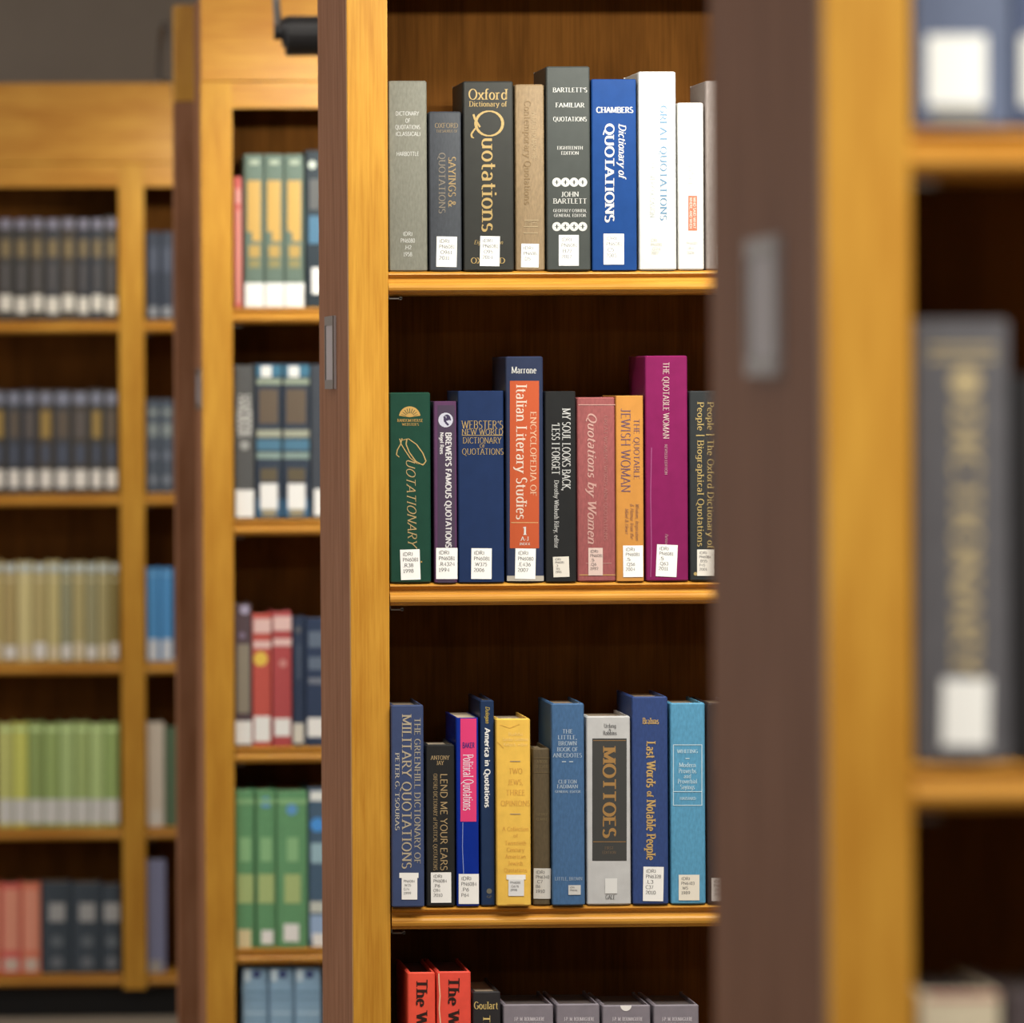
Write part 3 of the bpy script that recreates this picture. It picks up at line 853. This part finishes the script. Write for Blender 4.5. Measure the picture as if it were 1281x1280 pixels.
book(r3, 666.5, 689.3, 936, (88, 74, 50), 'short olive brown old cloth book on the third shelf', [
    ('B', 668, 948, 688, 948.7, (110, 94, 64)), ('H', 'A BOOK', 678, 953, 13, 3.5, 't', (124, 108, 74)), ('H', 'OF TOASTS', 678, 959, 16, 3.5, 't', (124, 108, 74)), ('B', 668, 966, 688, 966.7, (110, 94, 64)), ('H', 'HENRY', 678, 1019, 13, 3, 't', (124, 108, 74)), ('H', 'CLARKE', 678, 1025, 14, 3, 't', (124, 108, 74)),
    ('L', 667.6, 1086.5, 689, 1124.5, .5, ['(DR)', 'PN6340', '.C7', 'B6', '1910'], (206, 202, 194))], group=g3, b=.0016, pages=PAGES_OLD, yo=.002)
LB = (176, 192, 206)
book(r3, 690.5, 732.5, 880, (62, 102, 146), 'faded blue cloth book with many small pale title lines on the third shelf', [
    ('H', 'THE', 710, 915, 13, 5, 's', LB), ('H', 'LITTLE,', 710, 922.5, 24, 5, 's', LB), ('H', 'BROWN', 710, 930, 23, 5, 's', LB), ('H', 'BOOK OF', 710, 937.5, 26, 5, 's', LB), ('H', 'ANECDOTES', 710, 945, 36, 5, 's', LB), ('B', 703, 952.4, 708, 953.6, LB), ('B', 712, 952.4, 717, 953.6, LB),
    ('H', 'CLIFTON', 710, 978, 23, 4.5, 's', LB), ('H', 'FADIMAN', 710, 984, 26, 4.5, 's', LB), ('H', 'GENERAL EDITOR', 710.5, 990.5, 32, 3, 's', LB), ('H', 'LITTLE, BROWN', 711.5, 1099.5, 34, 4, 't', LB),
    ('L', 711, 1107.5, 726.5, 1119.5, 0, ['(DR)', 'PN6261'], (206, 204, 200))], group=g3, b=.002, yo=-.005)
book(r3, 734, 790, 896, (192, 192, 192), 'thick light grey book with black title panel on the third shelf', [
    ('R', 741, 924, 784, 1077, (62, 62, 60)), ('H', 'Urdang', 763, 908, 15, 5, 's', (70, 70, 70)), ('H', '&', 763, 912.8, 3, 2.4, 's', (70, 70, 70)), ('H', 'Robbins', 763, 917, 17, 5, 's', (70, 70, 70)), ('B', 742, 926.2, 783, 926.9, (160, 120, 70)), ('V', 'MOTTOES', 754.5, 770, 935, 1048, 'b', (162, 122, 66)),
    ('B', 742, 1052.8, 783, 1053.6, (160, 120, 70)), ('H', 'FIRST', 762, 1061, 11, 3.4, 't', (130, 106, 76)), ('H', 'EDITION', 762, 1066.5, 17, 3.4, 't', (130, 106, 76)), ('H', 'GALE', 763.5, 1122.5, 12, 5, 's', (80, 80, 80)),
    ('L', 757, 1099, 772, 1118, 0, [], (224, 224, 222))], group=g3, b=.001, kind='glossy', rough=.45, pages=PAGES)
LG = (192, 158, 96)
book(r3, 791.3, 837, 871.5, (44, 68, 124), 'tall deep blue book with bold gold title on the third shelf', [
    ('H', 'Brahms', 814, 902, 20, 7.5, 'b', LG), ('V', 'Last Words', 809, 820, 928, 985, 'b', LG), ('V', 'of', 809.5, 817, 990, 997, 'b', LG), ('V', 'Notable People', 809, 820, 1001, 1076, 'b', LG),
    ('L', 804.5, 1084.5, 830, 1127.5, 1, ['(DR)', 'PN6328', '.L3', 'C37', '2010'])], group=g3, b=.001, kind='cloth', rough=.5, yo=-.001)
LW = (196, 222, 232)
book(r3, 839, 883.6, 879.5, (80, 152, 190), 'light blue cloth book with thin framed title on the third shelf', [
    ('F', 842, 931.5, 878.5, 1008, .9, LW), ('B', 842, 990, 878, 990.9, LW), ('H', 'WHITING', 860, 940, 26, 4.5, 's', LW), ('B', 857.5, 948.6, 862.5, 949.6, LW), ('H', 'Modern', 860, 957, 21, 5.5, 's', LW), ('H', 'Proverbs', 860, 964.5, 22, 5.5, 's', LW), ('H', 'and', 860, 971, 9, 5, 's', LW), ('H', 'Proverbial', 860, 977.5, 24, 5.5, 's', LW), ('H', 'Sayings', 860, 984.5, 18, 5.5, 's', LW), ('H', 'HARVARD', 860.5, 999, 20, 3.6, 's', LW),
    ('L', 849, 1094.5, 875, 1126.5, 0, ['(DR)', 'PN6403', '.W5', '1989'], (236, 228, 212))], group=g3, b=.0012)
book(r3, 885, 921, 879.5, (48, 43, 45), 'black book half hidden at the right end of the third shelf', [
    ('V', 'Cambridge Dictionary of American', 893, 896, 900, 962, 't', (112, 84, 66)), ('B', 897.5, 900, 898, 960, (112, 84, 66)),
    ('L', 890, 1098.5, 914, 1127.5, 0, ['(DR)', 'PN6405', '.D53', '1992'], (214, 206, 200))], group=g3, b=.0008, kind='glossy', rough=.4)

# bottom visible shelf: their feet are below the frame
RED = (206, 66, 44)
book(r4, 511, 546.5, 1216.5, RED, 'red-orange book with black lettering, left one of the pair on the bottom shelf', [('V', 'The World of Quotes', 521, 534.5, 1225, 1420, 'b', (40, 20, 16))], group=g4, b=.0012, kind='glossy', rough=.4, yo=-.004, pages=mat((104, 62, 54), .8, 'paper'))  # shade on the book's top is put into the page colour
book(r4, 547.5, 591, 1215.5, (200, 62, 46), 'red-orange book with black lettering and frayed edge, right of the bottom shelf pair', [('V', 'The World of Quotes', 561, 574.5, 1223, 1420, 'b', (40, 20, 16)), ('P', [(549, 1218), (549.5, 1232), (550.5, 1246), (549.5, 1262), (551, 1280)], 1.4, (226, 172, 140))], group=g4, b=.0012, kind='glossy', rough=.4, yo=-.004, pages=mat((104, 62, 54), .8, 'paper'))  # page colour darkened for shade, like its neighbour
book(r4, 592, 628, 1240.5, (38, 36, 38), 'black book with gold name at its head on the bottom shelf', [('H', 'Goulart', 608, 1258, 30, 9, 's', (190, 164, 96)), ('V', 'The Encyclopedia', 604.5, 613, 1270, 1400, 's', (190, 164, 96))], group=g4, b=.001, kind='glossy', rough=.4)
GR = ['first from the left', 'second from the left', 'third from the left', 'rightmost']
for i, (a, b_, t) in enumerate(((630.5, 694, 1256.5), (697, 752, 1256), (754.5, 815.5, 1257.5), (818.5, 876, 1257))):
    cx = (a + b_) / 2 - 2
    el = [('H', 'J-P. M. ROUMAGUERE', cx + 2, 1275, 38, 4.5, 's', (196, 190, 196)), ('H', 'L-MME. LEGOY', cx + 2, 1282, 30, 4.5, 's', (196, 190, 196))]
    if i == 2:
        el.append(('C', cx, 1258, 7, 180, 360, (206, 200, 198)))
    book(r4, a, b_, t, (112, 106, 114), 'grey volume of the matching set of four on the bottom shelf, ' + GR[i], el, group='grey volumes of the set on the bottom shelf', pages=mat((108, 100, 98), .8, 'paper'), b=.001, kind='glossy', rough=.45, yo=.0)  # pages painted dark grey to stand for the shadow on the tops

# ------------------------------------------------------------------ nearest bookcase, blurred
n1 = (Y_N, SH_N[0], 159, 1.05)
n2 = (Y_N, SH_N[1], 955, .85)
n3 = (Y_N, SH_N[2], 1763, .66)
gN = 'books in the nearest bookcase'
book(n1, 1143, 1269, -330, (94, 104, 132), 'slate blue book with large white label at upper right, in the nearest bookcase', [
    ('L', 1160, 44, 1234, 132, 0, []), ('B', 1166, 138, 1232, 147, (170, 160, 130)), ('V', 'QUOTATIONS', 1185, 1215, -260, -20, 's', GOLD)], group=gN, b=.004)
book(n1, 1271, 1390, -330, (88, 100, 134), 'slate blue book cut by the right edge at upper right', [('L', 1278, 44, 1352, 132, 0, [])], group=gN, b=.004)
NG = (164, 146, 108)
book(n2, 1146, 1268, 400, (86, 84, 88), 'charcoal book with gold vertical lettering at right, in the nearest bookcase', [
    ('B', 1162, 432, 1246, 437, NG), ('B', 1162, 446, 1246, 451, NG), ('C', 1208, 478, 20, 0, 360, NG), ('V', 'DICTIONARY', 1192, 1226, 505, 846, 'b', NG),
    ('L', 1179, 850, 1238, 934, 1, [])], group=gN, b=.005, kind='glossy', rough=.35)
book(n2, 1270, 1360, 470, (30, 28, 30), 'black book cut by the right edge, beside the charcoal one', [], group=gN, b=.003)
book(n3, 1152, 1256, 1242, (176, 164, 140), 'cream book with dark top edge at the lower right corner', [('B', 1160, 1244, 1250, 1250, (150, 80, 76))], group=gN, b=.003, pages=mat((84, 78, 74), .8, 'paper'), d=.17)  # dark page colour includes the shadow lying on the top
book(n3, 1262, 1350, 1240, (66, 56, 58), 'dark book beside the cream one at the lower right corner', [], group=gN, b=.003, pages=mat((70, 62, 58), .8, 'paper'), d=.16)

# ------------------------------------------------------------------ bookcase behind, slightly blurred
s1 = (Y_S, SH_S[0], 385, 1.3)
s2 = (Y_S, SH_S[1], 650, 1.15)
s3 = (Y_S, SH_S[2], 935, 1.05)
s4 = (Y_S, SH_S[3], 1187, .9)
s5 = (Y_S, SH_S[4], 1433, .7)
gS = 'books in the blurred bookcase behind the sharp one'
YO = .012
book(s1, 293, 303.5, 221, (222, 104, 96), 'slim coral red book at the left end of the upper shelf', [('B', 295, 236, 301, 255, (240, 170, 160)), ('B', 296, 262, 301, 380, (236, 160, 146))], group=gS, yo=YO)
for i, (a, b_) in enumerate(((306, 330.5), (331, 355.5), (356, 381))):
    w = ('left', 'middle', 'right')[i]
    c = (a + b_) / 2
    book(s1, a, b_, 193, (112, 132, 118), 'grey-green book with ochre title block, %s one of the matching three' % w, [
        ('B', c - 9, 226, c + 8, 290, (222, 176, 86)), ('B', c - 3, 290, c + 8, 302, (222, 176, 86)), ('B', c - 7, 307, c + 7, 322, (206, 168, 86)), ('B', c - 7, 325, c + 7, 335, (160, 150, 96)), ('B', c - 6, 200, c + 6, 206, (182, 194, 170)),
        ('L', a + .5, 354, b_ - .5, 384, 0, [])], group='grey-green set on the upper shelf of the blurred bookcase', yo=YO, b=.002)
book(s1, 383, 412, 188, (44, 58, 68), 'dark teal book with pale spots, half behind the sharp bookcase end', [('C', 384.5 + 6, 206, 5, 0, 360, (226, 236, 220)), ('B', 386, 270, 405, 305, (84, 132, 164)), ('B', 387, 224, 400, 262, (104, 104, 104)), ('L', 390, 335, 408, 368, 0, [])], group=gS, yo=YO)
book(s2, 294, 318.5, 457, (92, 92, 92), 'dark grey book with pale lettering column, first on the middle upper shelf', [('V', 'HANDBOOK', 298, 314, 494, 546, 'N', (214, 212, 206)), ('C', 306, 557, 6, 0, 360, (170, 170, 166)), ('L', 295, 613, 317.5, 647, 0, [])], group=gS, yo=YO)
for i, (a, b_) in enumerate(((320, 353), (354, 388))):
    c = (a + b_) / 2
    book(s2, a, b_, 455, (56, 68, 86), 'navy book with teal bands, %s one of the two' % ('left', 'right')[i], [
        ('B', a + 1, 457, b_ - 1, 471, (70, 128, 158)), ('L', c - 10, 458, c + 3, 472, 0, []), ('B', a + 1, 474, b_ - 1, 481, (160, 172, 150)), ('B', a + 4, 487, b_ - 5, 530, (112, 96, 80)), ('B', a + 1, 538, b_ - 1, 547, (176, 178, 156)), ('B', a + 1, 550, b_ - 1, 563, (84, 132, 160)), ('B', a + 1, 566, b_ - 1, 574, (146, 168, 160)), ('B', a + 6, 586, b_ - 6, 602, (108, 96, 74)), ('B', c - 9, 637, c + 9, 646, (170, 158, 124)), ('B', a + 1, 624, b_ - 1, 646, (64, 110, 146)),
        ('L', c - 11, 605, c + 11, 637, 0, [])], group='teal-banded pair in the blurred bookcase', yo=YO, b=.003)
book(s2, 389, 416, 456, (70, 76, 86), 'dark grey book cut off by the sharp bookcase, beside the teal-banded pair', [('L', 393, 612, 413, 645, 0, [])], group=gS, yo=YO)
book(s3, 294, 315.5, 755, (92, 74, 80), 'dark plum book with beige title block in the blurred bookcase', [('B', 297, 806, 312, 892, (150, 140, 122)), ('C', 306, 763, 6, 0, 360, (172, 164, 190)), ('C', 303, 795, 4, 0, 360, (140, 124, 150)), ('L', 294.5, 902, 315, 931, 0, [])], group=gS, yo=YO)
for i, (a, b_, t) in enumerate(((316, 340, 768), (341, 365.5, 765))):
    c = (a + b_) / 2
    el = [('B', a + 1, t + 6, b_ - 1, t + 24, (236, 196, 190)), ('B', a + 1, t + 34, b_ - 1, t + 43, (236, 196, 190))]
    if i == 0:
        el += [('C', 326, 824.5, 9, 0, 360, (240, 200, 70)), ('L', c - 10, 896, c + 10, 928, 0, [])]
    else:
        el += [('C', 354, 830, 5, 0, 360, (214, 140, 134)), ('L', c - 10, 899, c + 10, 921, 0, [])]
    book(s3, a, b_, t, ((206, 86, 74), (188, 76, 78))[i], ('brick red book with pale bands and yellow dot in the blurred bookcase', 'crimson book with pale bands, right of the yellow-dotted one')[i], el, group=gS, yo=YO)
book(s3, 367, 382, 772, (46, 60, 86), 'narrow navy book right of the two red ones in the blurred bookcase', [('C', 373, 788, 4, 0, 360, (98, 100, 104)), ('B', 371, 806, 377, 850, (72, 84, 104)), ('L', 366.8, 905, 380, 930, 0, [], (220, 214, 200))], group=gS, yo=YO)
book(s3, 383, 418, 773, (48, 64, 94), 'wider navy book with pale bands cut off by the sharp bookcase', [('B', 386, 790, 412, 810, (104, 118, 138)), ('B', 386, 822, 412, 838, (104, 118, 138)), ('B', 386, 848, 412, 856, (122, 128, 142)), ('L', 385, 898, 410, 922, 0, [])], group=gS, yo=YO)
for i, (a, b_, t) in enumerate(((295, 319, 988), (320.5, 345.5, 988), (346.5, 385.5, 989))):
    c = (a + b_) / 2
    el = [('B', a + 1, 1000, b_ - 1, 1006, (136, 184, 128)), ('B', c - 7, 1048, c + 7, 1078, (138, 188, 132)), ('B', c - 10, 1094, c + 10, 1130, (170, 190, 122))]
    if i > 0:
        el.append(('C', (332.5, 365)[i - 1], (1004, 1013)[i - 1], 7, 0, 360, (94, 154, 206)))
    el.append(('L', *((298, 1163, 314, 1186), (327, 1164, 342, 1181), (355, 1156, 374, 1178))[i], 0, [], ((236, 220, 168), STICK, STICK)[i]))
    book(s4, a, b_, t, (98, 154, 106), 'green book of three on a low shelf, %s' % ('with a cream label, no blue dot', 'narrow with high blue dot', 'wide with lower blue dot')[i], el, group='green set in the blurred bookcase', yo=YO, b=.003)
book(s4, 387, 418, 986, (70, 96, 120), 'blue and white patterned book beside the green set', [('B', 388, 990, 412, 1002, (226, 230, 226)), ('C', 397, 1032, 9, 0, 360, (70, 150, 226)), ('B', 389, 1055, 412, 1080, (150, 184, 196)), ('B', 388, 1128, 412, 1142, (196, 200, 190)), ('B', 388, 1145, 412, 1175, (150, 176, 210)), ('L', 391, 1168, 408, 1184, 0, [])], group=gS, yo=YO)
for i, (a, b_) in enumerate(((304, 336), (337.5, 368), (369.5, 403))):
    c = (a + b_) / 2
    book(s5, a, b_, 1212, (120, 152, 178), 'pale blue book with navy top dot on the lowest visible shelf, %s of three' % ('left', 'middle', 'right')[i], [
        ('C', c + 1, 1219, 5, 0, 360, (44, 54, 104)), ('B', a + 2, 1213, a + 9, 1228, (176, 194, 204)), ('B', a + 2, 1240, b_ - 3, 1243, (96, 128, 154)), ('B', a + 2, 1249, b_ - 3, 1251, (96, 128, 154)), ('B', a + 2, 1266, b_ - 3, 1269, (158, 184, 200))], group='pale blue set in the blurred bookcase', yo=YO, b=.004)

# ------------------------------------------------------------------ farthest bookcase, strongly blurred
ORD = ['first', 'second', 'third', 'fourth', 'fifth', 'sixth', 'seventh', 'eighth', 'ninth', 'tenth', 'eleventh']
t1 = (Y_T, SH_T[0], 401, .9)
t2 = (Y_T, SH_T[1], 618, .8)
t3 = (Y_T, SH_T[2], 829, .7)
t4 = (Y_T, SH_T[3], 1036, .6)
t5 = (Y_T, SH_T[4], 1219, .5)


def run(row, edges, tops, cols, phrase, group, fn):
    """edges run from the upright towards the left edge of the frame"""
    n = len(edges) - 1
    for i in range(n):
        b_, a = edges[i], edges[i + 1]
        book(row, a + .35, b_ - .35, tops[i % len(tops)], cols[i % len(cols)], phrase % ORD[i], fn(a, b_, i), group=group, yo=YO, b=.003)


DK = [(62, 58, 54), (58, 60, 66), (54, 54, 60), (70, 62, 54), (60, 60, 64), (66, 60, 54), (60, 58, 56), (64, 60, 56)]
run(t1, [148.4, 130.5, 113, 95.5, 76, 56, 37, 17, -3], [270, 273, 274, 272, 275, 273, 276, 274], DK, 'dark book on the top shelf of the farthest bookcase, %s left of the upright', 'dark set on the top shelf of the farthest bookcase',
    lambda a, b_, i: [('B', a + 3, 274, b_ - 3, 286, (128, 124, 140)), ('B', a + 4, 300, b_ - 4, 322, (126, 108, 74)), ('B', a + 5, 330, b_ - 6, 364, (84, 80, 80)), ('L', a + 2.5, 372 - i % 2 * 3, b_ - 2.5, 392 - i % 2 * 3, 0, [], (236, 228, 214))])
run(t2, [149, 130, 111.5, 89.5, 67.5, 47, 27.5, 8, -12], [488, 487, 489, 488], DK[::-1], 'dark book on the second shelf of the farthest bookcase, %s left of the upright', 'dark set on the second shelf of the farthest bookcase',
    lambda a, b_, i: [('B', a + 3, 491, b_ - 3, 506, (120, 122, 138)), ('B', a + 4, 514, b_ - 4, 548, ((92, 80, 68), (146, 118, 58), (88, 80, 76))[i % 3]), ('B', a + 5, 556, b_ - 5, 580, (70, 76, 92)), ('L', a + 3, 588, b_ - 3, 610, 0, [], (240, 232, 222))])
BE = [(122, 108, 58), (150, 138, 92), (140, 134, 98), (160, 146, 96), (136, 134, 104), (178, 164, 108), (164, 148, 96), (190, 176, 120), (160, 140, 88), (178, 160, 102)]
run(t3, [150, 137, 122, 107.5, 91, 76, 59.5, 41, 22, 4, -14], [704, 702, 704, 703], BE, 'olive beige book on the third shelf of the farthest bookcase, %s left of the upright', 'olive beige set in the farthest bookcase',
    lambda a, b_, i: [('B', a + 2, 706, b_ - 2, 716, (168, 176, 174)), ('B', a + 3, 724, b_ - 3, 727, (196, 184, 140)), ('L', a + 2, 804 + i % 3 * 2, b_ - 2, 824, 0, [], ((240, 234, 226), (232, 214, 178))[i % 2])])
GN = [(128, 150, 84), (152, 172, 108), (138, 156, 92), (146, 166, 104), (130, 150, 84), (122, 140, 78), (176, 178, 80), (168, 170, 94), (138, 162, 104)]
run(t4, [150, 131, 113, 94, 75, 55.5, 36, 17, -2], [905, 906, 904], GN, 'lime green book on the fourth shelf of the farthest bookcase, %s left of the upright', 'lime green set in the farthest bookcase',
    lambda a, b_, i: [('B', a + 2, 910, b_ - 2, 915, (170, 194, 128)), ('L', a + .8, 1000, b_ - .8, 1030, 0, [], (228, 226, 220))])
run(t5, [152, 128, 90, 52.5], [1107, 1105, 1104], [(44, 52, 60)], 'navy book with pale emblem on the bottom shelf, %s left of the upright', 'navy set on the bottom shelf of the farthest bookcase',
    lambda a, b_, i: [('B', (a + b_) / 2 - 10, 1130, (a + b_) / 2 + 10, 1153, (124, 124, 124)), ('C', (a + b_) / 2, 1178, 8, 0, 360, (74, 80, 86)), ('C', (a + b_) / 2, 1204, 8, 0, 360, (80, 84, 90))])
run(t5, [51.5, 27, 1, -22], [1105, 1106], [(190, 92, 66), (178, 72, 66)], 'terracotta book on the bottom shelf, %s left of the navy set', 'terracotta set on the bottom shelf of the farthest bookcase',
    lambda a, b_, i: [('B', a + 3, 1112, b_ - 3, 1190, (204, 114, 92)), ('L', a + 4, 1199, b_ - 4, 1215, 0, [], (226, 200, 182))])
# the sliver of the next bay
gR = 'books in the right bay of the farthest bookcase'
for i, (a, b_) in enumerate(((183.5, 200), (200.8, 217))):
    w = ('beside the upright', 'beside the dark end')[i]
    book(t1, a, b_, 290, (50, 56, 70), 'blue-black book on the top shelf of the right bay, ' + w, [('B', a + 3, 310, b_ - 3, 340, (72, 78, 94)), ('L', a + 3, 384, b_ - 3, 396, 0, [], (150, 152, 158))], group=gR, yo=YO)
    book(t2, a, b_, 500, (72, 80, 92), 'pale-spotted slate book on the second shelf of the right bay, ' + w, [('B', a + 3, 512, b_ - 3, 520, (128, 136, 134)), ('B', a + 3, 530, b_ - 3, 546, (128, 136, 134)), ('C', (a + b_) / 2, 570, 5, 0, 360, (106, 112, 126)), ('C', (a + b_) / 2, 600, 5, 0, 360, (120, 126, 136))], group=gR, yo=YO)
    book(t3, a, b_, 711, (64, 128, 180), 'sky blue book on the third shelf of the right bay, ' + w, [('B', a + 2, 716, b_ - 2, 720, (96, 150, 194)), ('L', a + 2, 800, b_ - 2, 826, 0, [], (220, 224, 230))], group=gR, yo=YO)
book(t4, 184, 206, 904, (176, 164, 148), 'pale grey book on the fourth shelf of the right bay', [('L', 187, 1014, 203, 1034, 0, [], (226, 218, 206))], group=gR, yo=YO)
book(t4, 207, 222, 910, (70, 90, 66), 'dark green book beside the pale grey one in the right bay', [], group=gR, yo=YO)
book(t5, 184, 208, 1076, (96, 98, 122), 'slate violet book on the bottom shelf of the right bay', [('L', 187, 1202, 202, 1217, 0, [], (176, 168, 160))], group=gR, yo=YO)
